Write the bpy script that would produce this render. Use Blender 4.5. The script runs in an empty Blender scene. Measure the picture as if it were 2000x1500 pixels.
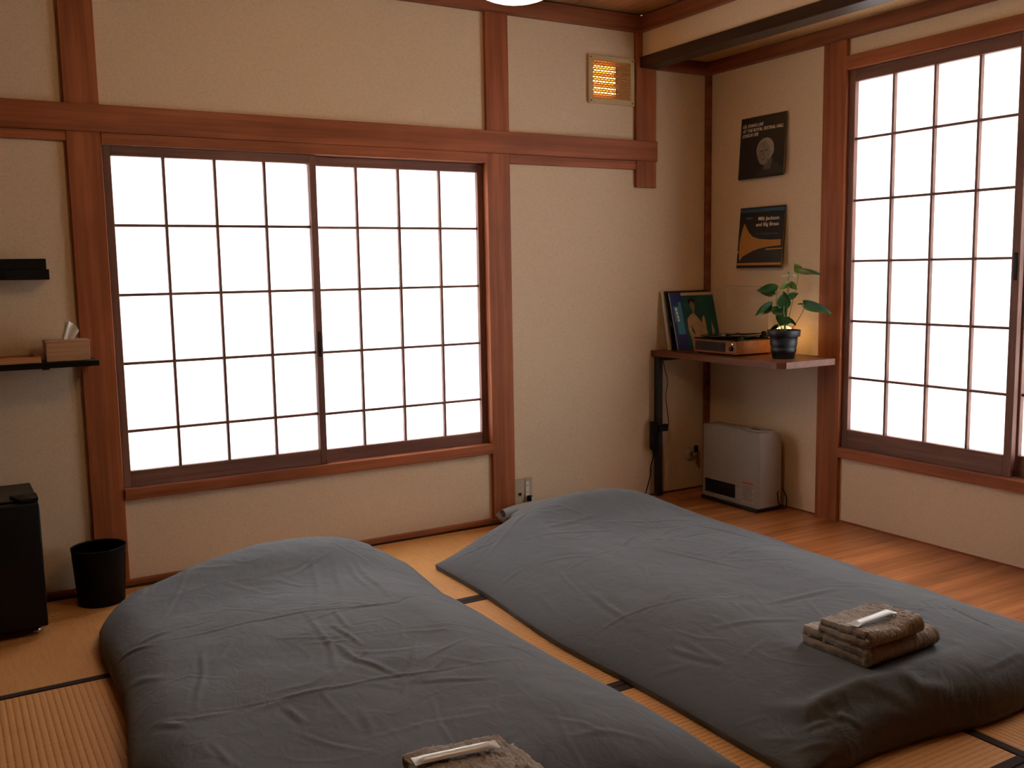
import bpy, bmesh, math, random
import numpy as np
from mathutils import Vector, Matrix
random.seed(7)
SC = bpy.context.scene
C = SC.collection
PI = math.pi
# ---------------------------------------------------------------- camera, world, exposure
cam_d = bpy.data.cameras.new('camera'); cam = bpy.data.objects.new('camera', cam_d); C.objects.link(cam); SC.camera = cam
cam_d.sensor_fit = 'HORIZONTAL'; cam_d.sensor_width = 36.0; cam_d.lens = 36.0*1884.48/2000.0; cam_d.clip_start = .02
_r = Vector((0.8586458, -0.5122874, -0.0170005)); _u = Vector((0.07511734, 0.09295669, 0.99283253)); _f = Vector((0.50703529, 0.85376851, -0.11829854))
_m = Matrix((_r, _u, -_f)).transposed().to_4x4(); _m.translation = (-0.5308, -4.046, 1.2433); cam.matrix_world = _m
world = bpy.data.worlds.new('overcast_sky'); SC.world = world; world.use_nodes = True
_bg = world.node_tree.nodes['Background']; _bg.inputs[0].default_value = (.99, .985, .97, 1); _bg.inputs[1].default_value = 15.0
SC.view_settings.view_transform = 'Standard'; SC.view_settings.look = 'None'; SC.view_settings.gamma = 1.0
SC.view_settings.use_curve_mapping = False; SC.view_settings.exposure = -0.35
SC.cycles.use_adaptive_sampling = True; SC.cycles.adaptive_threshold = .04; SC.cycles.max_bounces = 8; SC.cycles.diffuse_bounces = 5; SC.cycles.glossy_bounces = 3; SC.cycles.transmission_bounces = 4; SC.cycles.caustics_reflective = False; SC.cycles.caustics_refractive = False
# ---------------------------------------------------------------- materials
MATS = {}
def _new(name):
    m = bpy.data.materials.new(name); m.use_nodes = True; nt = m.node_tree
    return m, nt, nt.nodes['Principled BSDF']
def _coord(nt, kind='Object', scale=(1, 1, 1)):
    t = nt.nodes.new('ShaderNodeTexCoord'); mp = nt.nodes.new('ShaderNodeMapping'); mp.inputs['Scale'].default_value = scale
    nt.links.new(t.outputs[kind], mp.inputs['Vector']); return mp.outputs[0]
def _noise(nt, vec, scale, detail=4, rough=.55):
    n = nt.nodes.new('ShaderNodeTexNoise'); n.inputs['Scale'].default_value = scale; n.inputs['Detail'].default_value = detail; n.inputs['Roughness'].default_value = rough
    nt.links.new(vec, n.inputs['Vector']); return n.outputs['Fac']
def _ramp(nt, fac, stops):
    r = nt.nodes.new('ShaderNodeValToRGB'); e = r.color_ramp.elements
    while len(e) < len(stops): e.new(.5)
    for k, (p, c) in zip(e, stops): k.position = p; k.color = (*c, 1)
    nt.links.new(fac, r.inputs[0]); return r.outputs[0]
def _bump(nt, bs, fac, strength, dist):
    b = nt.nodes.new('ShaderNodeBump'); b.inputs['Strength'].default_value = strength; b.inputs['Distance'].default_value = dist
    nt.links.new(fac, b.inputs['Height']); nt.links.new(b.outputs[0], bs.inputs['Normal']); return b
def plain(name, col, rough=.5, metal=0, spec=.5, noise=0, nscale=40, bump=0):
    m, nt, bs = _new(name); bs.inputs['Roughness'].default_value = rough; bs.inputs['Metallic'].default_value = metal
    bs.inputs['Specular IOR Level'].default_value = spec; bs.inputs['Base Color'].default_value = (*col, 1)
    v = _coord(nt); f = _noise(nt, v, nscale)
    k = max(noise, .04)
    nt.links.new(_ramp(nt, f, [(.3, tuple(c*(1-k) for c in col)), (.7, tuple(min(1, c*(1+k)) for c in col))]), bs.inputs['Base Color'])
    if bump: _bump(nt, bs, f, bump, .002)
    MATS[name] = m; return m
def wood(name, axis, dark, light, rough=.5, scale=1.0, spec=.25, bump=.15):
    m, nt, bs = _new(name); s = [22*scale, 22*scale, 22*scale]; s['xyz'.index(axis)] = 1.1*scale
    v = _coord(nt, 'Object', s); f1 = _noise(nt, v, 1.0, 6, .6)
    s2 = [140, 140, 140]; s2['xyz'.index(axis)] = 3
    f2 = _noise(nt, _coord(nt, 'Object', s2), 1.0, 3)
    f3 = _noise(nt, _coord(nt), 2.3, 3)
    mx = nt.nodes.new('ShaderNodeMath'); mx.operation = 'MULTIPLY_ADD'; nt.links.new(f2, mx.inputs[0]); mx.inputs[1].default_value = .28; nt.links.new(f1, mx.inputs[2])
    my = nt.nodes.new('ShaderNodeMath'); my.operation = 'MULTIPLY_ADD'; nt.links.new(f3, my.inputs[0]); my.inputs[1].default_value = .35; nt.links.new(mx.outputs[0], my.inputs[2])
    mid = tuple((a+b)/2 for a, b in zip(dark, light))
    nt.links.new(_ramp(nt, my.outputs[0], [(.5, dark), (.78, mid), (1.0, light)]), bs.inputs['Base Color'])
    bs.inputs['Roughness'].default_value = rough; bs.inputs['Specular IOR Level'].default_value = spec
    _bump(nt, bs, f2, bump, .001); MATS[name] = m; return m
def emit(name, col, strength, ribs=None):
    m, nt, bs = _new(name); bs.inputs['Base Color'].default_value = (*col, 1); bs.inputs['Emission Color'].default_value = (*col, 1); bs.inputs['Emission Strength'].default_value = strength
    f = _noise(nt, _coord(nt), 30); nt.links.new(_ramp(nt, f, [(.3, tuple(c*.94 for c in col)), (.7, col)]), bs.inputs['Base Color'])
    MATS[name] = m; return m
def plaster():
    m, nt, bs = _new('sand_wall'); v = _coord(nt)
    f = _noise(nt, v, 190, 4, .7); g = _noise(nt, _coord(nt, 'Object', (70, 70, 190)), 1.3, 4, .6)
    a = nt.nodes.new('ShaderNodeMath'); a.operation = 'MULTIPLY_ADD'; nt.links.new(g, a.inputs[0]); a.inputs[1].default_value = .55; nt.links.new(f, a.inputs[2])
    nt.links.new(_ramp(nt, a.outputs[0], [(.5, (.66, .485, .325)), (.75, (.76, .58, .405)), (1.0, (.81, .635, .46))]), bs.inputs['Base Color'])
    bs.inputs['Roughness'].default_value = .95; bs.inputs['Specular IOR Level'].default_value = .1
    _bump(nt, bs, f, .15, .002); MATS['sand_wall'] = m
def tatami(name, axis):
    m, nt, bs = _new(name); i = 'xyz'.index(axis)           # ribs run along the axis, spaced across it
    t = nt.nodes.new('ShaderNodeTexCoord'); sp = nt.nodes.new('ShaderNodeSeparateXYZ'); nt.links.new(t.outputs['Object'], sp.inputs[0])
    def sine(out, period):
        a = nt.nodes.new('ShaderNodeMath'); a.operation = 'MULTIPLY'; nt.links.new(out, a.inputs[0]); a.inputs[1].default_value = 2*PI/period
        b = nt.nodes.new('ShaderNodeMath'); b.operation = 'SINE'; nt.links.new(a.outputs[0], b.inputs[0])
        c = nt.nodes.new('ShaderNodeMath'); c.operation = 'MULTIPLY_ADD'; nt.links.new(b.outputs[0], c.inputs[0]); c.inputs[1].default_value = .5; c.inputs[2].default_value = .5
        return c.outputs[0]
    rib = sine(sp.outputs[1-i], .0180); weave = sine(sp.outputs[i], .0052)
    s = [500, 500, 10]; s[1-i] = 12
    st = _noise(nt, _coord(nt, 'Object', s), 1.0, 3, .6); big = _noise(nt, _coord(nt), 3.0, 4)
    q = nt.nodes.new('ShaderNodeMath'); q.operation = 'POWER'; nt.links.new(rib, q.inputs[0]); q.inputs[1].default_value = .30
    a = nt.nodes.new('ShaderNodeMath'); a.operation = 'MULTIPLY_ADD'; nt.links.new(q.outputs[0], a.inputs[0]); a.inputs[1].default_value = .40; nt.links.new(st, a.inputs[2])
    b = nt.nodes.new('ShaderNodeMath'); b.operation = 'MULTIPLY_ADD'; nt.links.new(big, b.inputs[0]); b.inputs[1].default_value = .35; nt.links.new(a.outputs[0], b.inputs[2])
    nt.links.new(_ramp(nt, b.outputs[0], [(.45, (.28, .110, .032)), (.82, (.57, .255, .078)), (1.0, (.66, .32, .11))]), bs.inputs['Base Color'])
    h = nt.nodes.new('ShaderNodeMath'); h.operation = 'MULTIPLY_ADD'; nt.links.new(weave, h.inputs[0]); h.inputs[1].default_value = .12; nt.links.new(q.outputs[0], h.inputs[2])
    bs.inputs['Roughness'].default_value = .65; bs.inputs['Specular IOR Level'].default_value = .15
    _bump(nt, bs, h.outputs[0], .7, .0020); MATS[name] = m
def fabric(name, col, scale=900, rough=.9, sheen=.3, k=.12, bump=.2):
    m, nt, bs = _new(name); v = _coord(nt); f = _noise(nt, v, scale, 2); g = _noise(nt, v, 5, 4)
    a = nt.nodes.new('ShaderNodeMath'); a.operation = 'MULTIPLY_ADD'; nt.links.new(g, a.inputs[0]); a.inputs[1].default_value = .5; nt.links.new(f, a.inputs[2])
    nt.links.new(_ramp(nt, a.outputs[0], [(.4, tuple(c*(1-k) for c in col)), (1.1 if False else 1.0, tuple(c*(1+k) for c in col))]), bs.inputs['Base Color'])
    bs.inputs['Roughness'].default_value = rough; bs.inputs['Sheen Weight'].default_value = sheen; bs.inputs['Specular IOR Level'].default_value = .2
    _bump(nt, bs, f, bump, .001); MATS[name] = m
def frosted():
    m = bpy.data.materials.new('frosted_pane'); m.use_nodes = True; nt = m.node_tree; nt.nodes.clear()
    o = nt.nodes.new('ShaderNodeOutputMaterial'); t = nt.nodes.new('ShaderNodeBsdfTranslucent'); d = nt.nodes.new('ShaderNodeBsdfDiffuse'); g = nt.nodes.new('ShaderNodeBsdfGlossy')
    f = _noise(nt, _coord(nt), 25, 3); t.inputs[0].default_value = (.93, .95, .96, 1)
    nt.links.new(_ramp(nt, f, [(.3, (.90, .92, .93)), (.7, (.94, .95, .96))]), t.inputs[0])
    d.inputs[0].default_value = (.85, .85, .83, 1); g.inputs['Roughness'].default_value = .25
    a = nt.nodes.new('ShaderNodeMixShader'); a.inputs[0].default_value = .35; nt.links.new(t.outputs[0], a.inputs[1]); nt.links.new(d.outputs[0], a.inputs[2])
    b = nt.nodes.new('ShaderNodeMixShader'); b.inputs[0].default_value = .04; nt.links.new(a.outputs[0], b.inputs[1]); nt.links.new(g.outputs[0], b.inputs[2])
    nt.links.new(b.outputs[0], o.inputs[0]); MATS['frosted_pane'] = m
def clear():
    m, nt, bs = _new('clear_acrylic'); bs.inputs['Base Color'].default_value = (.96, .96, .95, 1); bs.inputs['Roughness'].default_value = .03
    bs.inputs['Alpha'].default_value = .035; f = _noise(nt, _coord(nt), 60); nt.links.new(_ramp(nt, f, [(.3, (.03, .03, .03)), (.7, (.06, .06, .06))]), bs.inputs['Roughness'])
    MATS['clear_acrylic'] = m
plaster(); frosted(); clear()
RD, RL = (.18, .046, .019), (.46, .140, .056)
for ax in 'xyz': wood('post_wood_'+ax, ax, RD, RL)
for ax in 'xyz': wood('sash_wood_'+ax, ax, (.11, .048, .036), (.27, .125, .095), rough=.55)
for ax in 'xy': wood('beam_wood_'+ax, ax, (.022, .010, .006), (.060, .028, .016), rough=.45)
wood('crown_wood_x', 'x', (.13, .038, .018), (.34, .110, .052)); wood('crown_wood_y', 'y', (.13, .038, .018), (.34, .110, .052))
wood('ceiling_board', 'y', (.26, .11, .045), (.48, .24, .11), rough=.6)
plain('woven_ceiling', (.50, .28, .11), .8, noise=.25, nscale=90, bump=.6)
wood('floor_plank', 'x', (.16, .042, .012), (.58, .20, .060), rough=.24, scale=.5, spec=.5, bump=.05)
wood('shelf_wood', 'y', (.085, .028, .014), (.21, .072, .038), rough=.4, scale=.6)
wood('turntable_wood', 'y', (.20, .070, .028), (.38, .15, .065), rough=.4)
wood('bamboo_wood', 'x', (.42, .21, .11), (.62, .36, .20), rough=.5)
wood('tray_wood', 'x', (.40, .16, .07), (.60, .28, .13), rough=.5)
tatami('tatami_rush_x', 'x'); tatami('tatami_rush_y', 'y')
fabric('mat_border', (.036, .020, .017), 700, .9, 0); fabric('mat_border_grey', (.12, .10, .09), 700, .9, 0)
fabric('duvet_cotton', (.100, .102, .110), 1300, .85, .12, .08, .12)
def _soft_wrinkles(m):
    nt = m.node_tree; bs = nt.nodes['Principled BSDF']; old = bs.inputs['Normal'].links[0].from_socket
    w = _noise(nt, _coord(nt, 'Object', (1.0, .7, 1.0)), 16, 5, .55); nt.nodes[-1].inputs['Distortion'].default_value = 1.2 if 'Distortion' in nt.nodes[-1].inputs else 0
    b = nt.nodes.new('ShaderNodeBump'); b.inputs['Strength'].default_value = .32; b.inputs['Distance'].default_value = .011; nt.links.new(w, b.inputs['Height']); nt.links.new(old, b.inputs['Normal']); nt.links.new(b.outputs[0], bs.inputs['Normal'])
_soft_wrinkles(MATS['duvet_cotton'])
fabric('pillow_cotton', (.26, .265, .27), 1300, .85, .3, .08, .12)
fabric('terry_brown', (.27, .20, .145), 420, 1.0, .5, .35, .9)
plain('black_plastic', (.006, .0055, .0055), .6, spec=.25); plain('black_satin', (.006, .0055, .0055), .5, spec=.25); plain('black_metal', (.014, .013, .012), .5)
plain('fridge_top', (.014, .014, .012), .45, spec=.3); plain('bin_black', (.006, .005, .005), .7, spec=.2)
plain('white_paper', (.80, .80, .78), .8); plain('tissue_white', (.85, .85, .83), .9)
plain('packet_film', (.80, .80, .82), .25, spec=.7); plain('outlet_plate', (.50, .40, .28), .5); plain('outlet_white', (.72, .68, .62), .4)
plain('heater_silver', (.33, .30, .27), .42, metal=.2); plain('heater_side', (.40, .35, .31), .5); plain('heater_dark', (.012, .012, .014), .4)
plain('print_red', (.42, .12, .09), .6); plain('print_grey', (.16, .14, .12), .6); plain('brass', (.55, .38, .15), .3, metal=.9); plain('valve_white', (.55, .50, .44), .5); plain('chrome', (.7, .7, .7), .2, metal=1)
plain('panel_beige', (.62, .46, .24), .5); plain('reflector', (.75, .42, .14), .3, metal=.8); plain('grille_orange', (.62, .30, .09), .5, metal=.2); plain('screw_dark', (.08, .06, .04), .4, metal=.6)
emit('quartz_glow', (1.0, .56, .12), 26.0); emit('lantern_paper', (1.0, .74, .40), 18.0); emit('bulb_warm', (1.0, .60, .20), 5.0); wood('fill_cut_wood', 'z', (.06, .030, .018), (.14, .075, .045), rough=.6)  # last one: dark wood for the unseen walls, picked to lower bounced fill
plain('lid_edge', (.30, .24, .20), .3); emit('led_white', (1, .95, .85), 3.0)
plain('cover_black', (.010, .010, .011), .4); plain('cover_edge', (.30, .20, .13), .8); plain('ink_cream', (.88, .80, .70), .7); plain('ink_blue', (.03, .10, .20), .7); plain('ink_blue_text', (.06, .22, .34), .7); plain('ink_orange', (.52, .22, .045), .6)
plain('ink_face', (.26, .21, .165), .7, noise=.2, nscale=60); plain('ink_hair', (.36, .31, .25), .7, noise=.2, nscale=90); plain('ink_coat', (.04, .036, .033), .7); plain('ink_shade', (.13, .10, .078), .7)
plain('cover_teal', (.010, .105, .115), .35, noise=.3, nscale=8); plain('cover_cream', (.55, .45, .33), .7); plain('obi_navy', (.022, .036, .19), .5); plain('obi_teal', (.04, .26, .38), .5); plain('ink_shirt', (.50, .36, .25), .7, noise=.12, nscale=30); plain('ink_skin', (.22, .17, .12), .7)
plain('grille_cloth', (.035, .018, .016), .8, noise=.3, nscale=700, bump=.4); plain('vinyl', (.010, .010, .011), .22); plain('record_label', (.45, .40, .33), .6)
plain('leaf_green', (.022, .085, .022), .35, noise=.25, nscale=14); plain('leaf_light', (.13, .25, .045), .4, noise=.2, nscale=14); plain('leaf_mint', (.05, .17, .085), .3, noise=.15, nscale=14); plain('spathe_pale', (.42, .50, .30), .5); plain('stem_green', (.16, .24, .055), .5); plain('spadix_brown', (.10, .06, .03), .6)
plain('pot_slate', (.014, .017, .023), .45); plain('soil', (.03, .02, .014), .95, noise=.4, nscale=120, bump=.8); plain('cord_black', (.010, .009, .009), .5)
# ---------------------------------------------------------------- mesh helpers
ORG = {}
class MB:
    def __init__(s): s.v = []; s.f = []; s.sm = []
    def add(s, vs, fs, smooth=False):
        n = len(s.v); s.v += [tuple(map(float, p)) for p in vs]; s.f += [tuple(i+n for i in f) for f in fs]; s.sm += [smooth]*len(fs); return s
    def box(s, x0, x1, y0, y1, z0, z1, bev=0, M=None, T=None):
        if x1 < x0: x0, x1 = x1, x0
        if y1 < y0: y0, y1 = y1, y0
        if z1 < z0: z0, z1 = z1, z0
        bm = bmesh.new(); bmesh.ops.create_cube(bm, size=1)
        for v in bm.verts: v.co = (x0+(v.co.x+.5)*(x1-x0), y0+(v.co.y+.5)*(y1-y0), z0+(v.co.z+.5)*(z1-z0))
        if bev: bmesh.ops.bevel(bm, geom=list(bm.edges), offset=min(bev, .45*min(x1-x0, y1-y0, z1-z0)), segments=2 if bev > .004 else 1, affect='EDGES', profile=.5)
        bm.verts.index_update(); vs = [v.co.copy() for v in bm.verts]
        if M is not None: vs = [M @ v for v in vs]
        if T is not None: vs = [Vector(T(*v)) for v in vs]
        s.add(vs, [[v.index for v in f.verts] for f in bm.faces], bev > .004); bm.free(); return s
    def tube(s, pts, r, n=8, caps=True):
        pts = [Vector(p) for p in pts]; rs = r if isinstance(r, (list, tuple)) else [r]*len(pts); rings = []
        up = Vector((0, 0, 1)); d0 = (pts[1]-pts[0]).normalized()
        if abs(d0.dot(up)) > .95: up = Vector((1, 0, 0))
        for i, p in enumerate(pts):
            d = (pts[min(i+1, len(pts)-1)]-pts[max(i-1, 0)]).normalized(); a = d.cross(up).normalized(); b = d.cross(a).normalized(); up = -b if False else up
            rings.append([p+rs[i]*(math.cos(2*PI*k/n)*a+math.sin(2*PI*k/n)*b) for k in range(n)])
        vs = [q for r_ in rings for q in r_]; fs = []
        for i in range(len(pts)-1):
            for k in range(n): fs.append((i*n+k, i*n+(k+1) % n, (i+1)*n+(k+1) % n, (i+1)*n+k))
        if caps: fs += [tuple(range(n-1, -1, -1)), tuple((len(pts)-1)*n+k for k in range(n))]
        return s.add(vs, fs, True)
    def lathe(s, prof, c=(0, 0, 0), n=32, sx=1, sy=1, M=None):
        vs = []; fs = []
        for r, z in prof:
            for k in range(n):
                p = Vector((r*math.cos(2*PI*k/n)*sx, r*math.sin(2*PI*k/n)*sy, z)); p = (M @ p if M else p)+Vector(c); vs.append(p)
        for i in range(len(prof)-1):
            for k in range(n): fs.append((i*n+k, i*n+(k+1) % n, (i+1)*n+(k+1) % n, (i+1)*n+k))
        if prof[0][0] > 1e-5: fs.append(tuple(range(n-1, -1, -1)))
        if prof[-1][0] > 1e-5: fs.append(tuple((len(prof)-1)*n+k for k in range(n)))
        return s.add(vs, fs, True)
    def poly(s, pts, T, n0, n1):
        """extruded flat shape: pts in (u, v), T maps (u, v, n) to space"""
        k = len(pts); vs = [T(u, v, n0) for u, v in pts]+[T(u, v, n1) for u, v in pts]
        fs = [tuple(range(k-1, -1, -1)), tuple(range(k, 2*k))]+[(i, (i+1) % k, k+(i+1) % k, k+i) for i in range(k)]
        return s.add(vs, fs)
    def grid(s, P, smooth=True, flip=False):
        ny, nx = len(P), len(P[0]); vs = [q for r in P for q in r]
        fs = [((j*nx+i), (j*nx+i+1), ((j+1)*nx+i+1), ((j+1)*nx+i)) for j in range(ny-1) for i in range(nx-1)]
        if flip: fs = [f[::-1] for f in fs]
        return s.add(vs, fs, smooth)
    def mesh(s, name, mat, org=(0, 0, 0)):
        me = bpy.data.meshes.new(name); o = Vector(org); me.from_pydata([tuple(Vector(p)-o) for p in s.v], [], s.f)
        me.polygons.foreach_set('use_smooth', s.sm); me.materials.append(MATS[mat] if isinstance(mat, str) else mat); me.update(); return me
def fixn(me):
    bm = bmesh.new(); bm.from_mesh(me); bmesh.ops.recalc_face_normals(bm, faces=bm.faces); bm.to_mesh(me); bm.free()
def put(name, mb, mat, parent=None, label=None):
    """mesh object from world coordinates; a child keeps its thing's origin"""
    if parent is None:
        a = np.array(mb.v); org = Vector(((a[:, 0].min()+a[:, 0].max())/2, (a[:, 1].min()+a[:, 1].max())/2, a[:, 2].min()))
    else: org = ORG[parent.name]
    me = mb.mesh(name, mat, org); fixn(me); o = bpy.data.objects.new(name, me); C.objects.link(o)
    if parent is None: o.location = org
    else: o.parent = parent
    ORG[o.name] = org
    if label: o['label'] = label
    return o
def share(src, parent, off):
    """another part with the mesh of an alike part, moved by off"""
    o = src.copy(); C.objects.link(o); o.parent = parent; o.location = src.location+Vector(off); ORG[o.name] = ORG[parent.name]; return o
def thing(name, loc, label, cat, group=None):
    o = bpy.data.objects.new(name, None); C.objects.link(o); o.location = loc; o.empty_display_size = .05; ORG[o.name] = Vector(loc); tag(o, label, cat, group); return o
def tag(o, label, cat, group=None):
    o['label'] = label; o['category'] = cat
    if group: o['group'] = group
    return o
def struct(name, mb, mat, label=None):
    o = put(name, mb, mat); o['kind'] = 'structure'
    if label: o['label'] = label
    return o
TRIM = [0]
def trim(mb, mat, label):
    TRIM[0] += 1; return struct('trim_%d' % TRIM[0], mb, mat, label)
def text_obj(name, body, width, height, T, mat, parent, shear=0.0, bold=0.0, align='L'):
    """lettering as thin raised print; width and capital height in metres; T maps (u, v, n)"""
    cu = bpy.data.curves.new(name, 'FONT'); cu.body = body; cu.size = 1; cu.shear = shear; cu.extrude = .02; cu.offset = bold
    to = bpy.data.objects.new(name, cu); C.objects.link(to); bpy.context.view_layer.update()
    me = bpy.data.meshes.new_from_object(to); C.objects.unlink(to); bpy.data.objects.remove(to); bpy.data.curves.remove(cu)
    a = np.array([v.co[:] for v in me.vertices]); mn, mx_ = a.min(0), a.max(0); org = ORG[parent.name]
    for v in me.vertices:
        u = (v.co.x-mn[0])/(mx_[0]-mn[0])*width; w = v.co.y/.70*height
        if align == 'R': u -= width
        n = .0006 if v.co.z > 0 else 0
        v.co = Vector(T(u, w, n))-org
    me.materials.clear(); me.materials.append(MATS[mat]); fixn(me)
    o = bpy.data.objects.new(name, me); C.objects.link(o); o.parent = parent; ORG[o.name] = org; return o
# ================================================================ THE ROOM
RX = 3.137            # face of the right-hand posts; plaster lies 2 cm behind it
PW, PR = .02, RX+.02  # plaster planes: back wall y, right wall x
LX, RY = -.91, -4.55  # left wall, rear wall
ZC, ZA = 2.515, 2.325 # main ceiling, alcove ceiling
# --- floor: slab, tatami mats with borders, planks of the alcove
fl = struct('floor', MB().box(LX-.2, RX+.3, RY-.1, .25, -.16, -.056), 'soil', 'floor of straw mats with a strip of wooden boards')
def mat_piece(x0, x1, y0, y1, along):
    g = .0012; mb = MB().box(x0+g, x1-g, y0+g, y1-g, -.055, 0, .002)
    m = put('tatami_mat', mb, 'tatami_rush_'+along, fl); b = .031
    rects = [(x0+g, x1-g, y0+g, y0+b), (x0+g, x1-g, y1-b, y1-g)] if along == 'x' else [(x0+g, x0+b, y0+g, y1-g), (x1-b, x1-g, y0+g, y1-g)]
    for i, r in enumerate(rects):
        grey = along == 'y' and x1 > 2.5 and i == 1
        put('border', MB().box(r[0], r[1], r[2], r[3], -.02, .0016, .001), 'mat_border_grey' if grey else 'mat_border', m)
XA, XB, XM1, XM2, XE = LX+.03, .872, -.005, 1.735, 2.605
Y1, Y2, Y3, Y4 = -.915, -1.833, -2.735, -3.64
for a in [(XA, XB, Y1, -.006, 'x'), (XB, XE, Y1, -.006, 'x'), (XA, XM1, Y3, Y1, 'y'), (XM2, XE, Y3, Y1, 'y'), (XM1, XM2, Y2, Y1, 'x'), (XM1, XM2, Y3, Y2, 'x'), (XA, XB, Y4, Y3, 'x'), (XB, XE, Y4, Y3, 'x')]:
    mat_piece(*a)
put('floor_edge', MB().box(2.606, 2.622, Y4, 0, -.055, .003, .001), 'post_wood_y', fl)
y = 0.0; rp = random.Random(4)
while y > RY+.05:
    w = rp.uniform(.075, .105); put('plank', MB().box(2.6225, PR, y-w+.0006, y, -.055, .003, .0008), 'floor_plank', fl).location = (0, 0, 0); y -= w
y = Y4
while y > RY+.02:
    w = .101; put('plank', MB().box(XA, 2.6225, max(RY, y-w)+.001, y, -.055, 0, .001), 'floor_plank', fl); y -= w
# --- walls (plaster) with real window openings
W1 = (.055, 1.765, .36, 1.77)      # back window opening x0,x1,z0,z1
W2 = (-2.67, -.90, .33, 2.15)      # right window opening y0,y1,z0,z1
wb = MB(); T0, T1 = PW, .14
wb.box(LX-.12, W1[0], T0, T1, -.05, 2.6).box(W1[1], RX+.14, T0, T1, -.05, 2.6).box(W1[0], W1[1], T0, T1, -.05, W1[2]).box(W1[0], W1[1], T0, T1, W1[3], 2.6)
struct('wall_back', wb, 'sand_wall', 'beige sand-plaster wall with the wide paned window')
wr = MB(); T0, T1 = PR, RX+.14
wr.box(T0, T1, W2[1], .02, -.05, 2.6).box(T0, T1, RY-.1, W2[0], -.05, 2.6).box(T0, T1, W2[0], W2[1], -.05, W2[2]).box(T0, T1, W2[0], W2[1], W2[3], 2.6)
struct('wall_right', wr, 'sand_wall', 'beige sand-plaster wall with the tall paned window')
struct('wall_left', MB().box(LX-.12, LX, RY-.1, .02, -.05, 2.6), 'fill_cut_wood', 'unseen left wall, made dark to cut the fill light')  # unseen wall; dark wood surface made up to reduce fill from the left
struct('wall_rear', MB().box(LX-.12, RX+.14, RY-.12, RY, -.05, 2.6), 'fill_cut_wood', 'unseen rear wall behind the viewer, made dark to cut the fill light')  # unseen wall; its dark wood is invented so less light bounces back
struct('wall_hanging', MB().box(2.685, 2.755, RY, 0, 2.30, 2.56), 'sand_wall', 'short plaster wall hanging above the dark beam')
# --- ceilings
ce = struct('ceiling', MB().box(LX-.12, 2.69, RY-.1, .1, ZC+.012, ZC+.05), 'soil', 'brown board ceiling')
x = LX
while x < 2.66:
    x1 = min(x+.45, 2.67); put('board', MB().box(x+.002, x1-.002, RY, .02, ZC, ZC+.012, .001), 'ceiling_board', ce); x = x1
struct('ceiling_alcove', MB().box(2.70, RX+.14, RY-.1, .1, ZA, ZA+.04), 'woven_ceiling', 'woven bark ceiling of the alcove')
# --- posts and rails
BV = .0025
trim(MB().box(-.062, .062, 0, .12, 0, 2.44, BV), 'post_wood_z', 'reddish-brown wooden post left of the wide window')
trim(MB().box(1.758, 1.882, 0, .12, 0, 2.44, BV), 'post_wood_z', 'reddish-brown wooden post right of the wide window')
trim(MB().box(2.645, 2.775, -.003, .1, 1.654, 2.44, BV), 'post_wood_z', 'short hanging wooden post beside the wall heater')
trim(MB().box(LX, 2.777, -.012, .03, 1.789, 1.892, BV), 'post_wood_x', 'long reddish-brown rail across the wall above the wide window')
trim(MB().box(.062, 1.758, -.003, .12, 1.745, 1.789, .0015), 'post_wood_x', 'head rail directly above the sliding panes of the wide window')
trim(MB().box(1.882, 2.645, .002, .05, 1.745, 1.789, .0015), 'post_wood_x', 'thin under-rail between the window post and the short hanging post')
trim(MB().box(LX, -.062, .002, .05, 1.752, 1.789, .0015), 'post_wood_x', 'thin under-rail left of the left window post')
trim(MB().box(.062, 1.758, -.010, .12, .350, .396, .002), 'post_wood_x', 'reddish-brown sill under the wide window')
trim(MB().box(LX, 2.66, -.030, .02, 2.433, 2.508, .002), 'crown_wood_x', 'brown ceiling rail along the window wall')
trim(MB().box(2.655, 2.69, RY, .0, 2.433, 2.508, .002), 'crown_wood_y', 'brown ceiling rail on the short hanging wall')
trim(MB().box(LX, 2.655, -.018, .0, 2.5065, ZC+.002), 'beam_wood_x', 'dark strip between ceiling rail and boards above the window wall')
trim(MB().box(2.668, 2.772, RY, .0, 2.258, 2.312, .003), 'beam_wood_y', 'dark brown beam along the front of the alcove')
trim(MB().box(2.772, 3.13, -.012, .03, 2.260, ZA, .002), 'crown_wood_x', 'brown ceiling rail on the back wall of the alcove')
trim(MB().box(3.118, 3.16, RY, -.008, 2.262, ZA, .002), 'crown_wood_y', 'brown ceiling rail above the tall window')
trim(MB().box(3.128, 3.16, -.006, .03, 0, 2.262, .002), 'crown_wood_x', 'thin brown corner post of the alcove')
trim(MB().box(RX, RX+.12, -.921, -.786, 0, 2.264, BV), 'post_wood_z', 'reddish-brown wooden post beside the tall window')
trim(MB().box(RX, RX+.12, -2.79, -2.66, 0, 2.264, BV), 'post_wood_z', 'wooden post at the far side of the tall window, outside the picture')
trim(MB().box(RX-.006, RX+.12, -2.66, -.921, 2.123, 2.183, .002), 'post_wood_y', 'head rail directly above the tall window')
trim(MB().box(RX-.010, RX+.12, -2.66, -.921, .320, .368, .002), 'post_wood_y', 'reddish-brown sill under the tall window')
struct('baseboard_back', MB().box(LX, 2.62, -.006, .03, -.01, .020, .002), 'post_wood_x', 'thin brown floor strip along the window wall')
struct('baseboard_right', MB().box(PR-.005, PR+.01, RY, 0, -.01, .010, .001), 'crown_wood_y', 'thin dark floor strip along the right wall')
struct('baseboard_alcove', MB().box(2.62, PR, PW-.005, PW+.01, -.01, .010, .001), 'crown_wood_x', 'thin dark floor strip at the back of the alcove')
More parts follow.
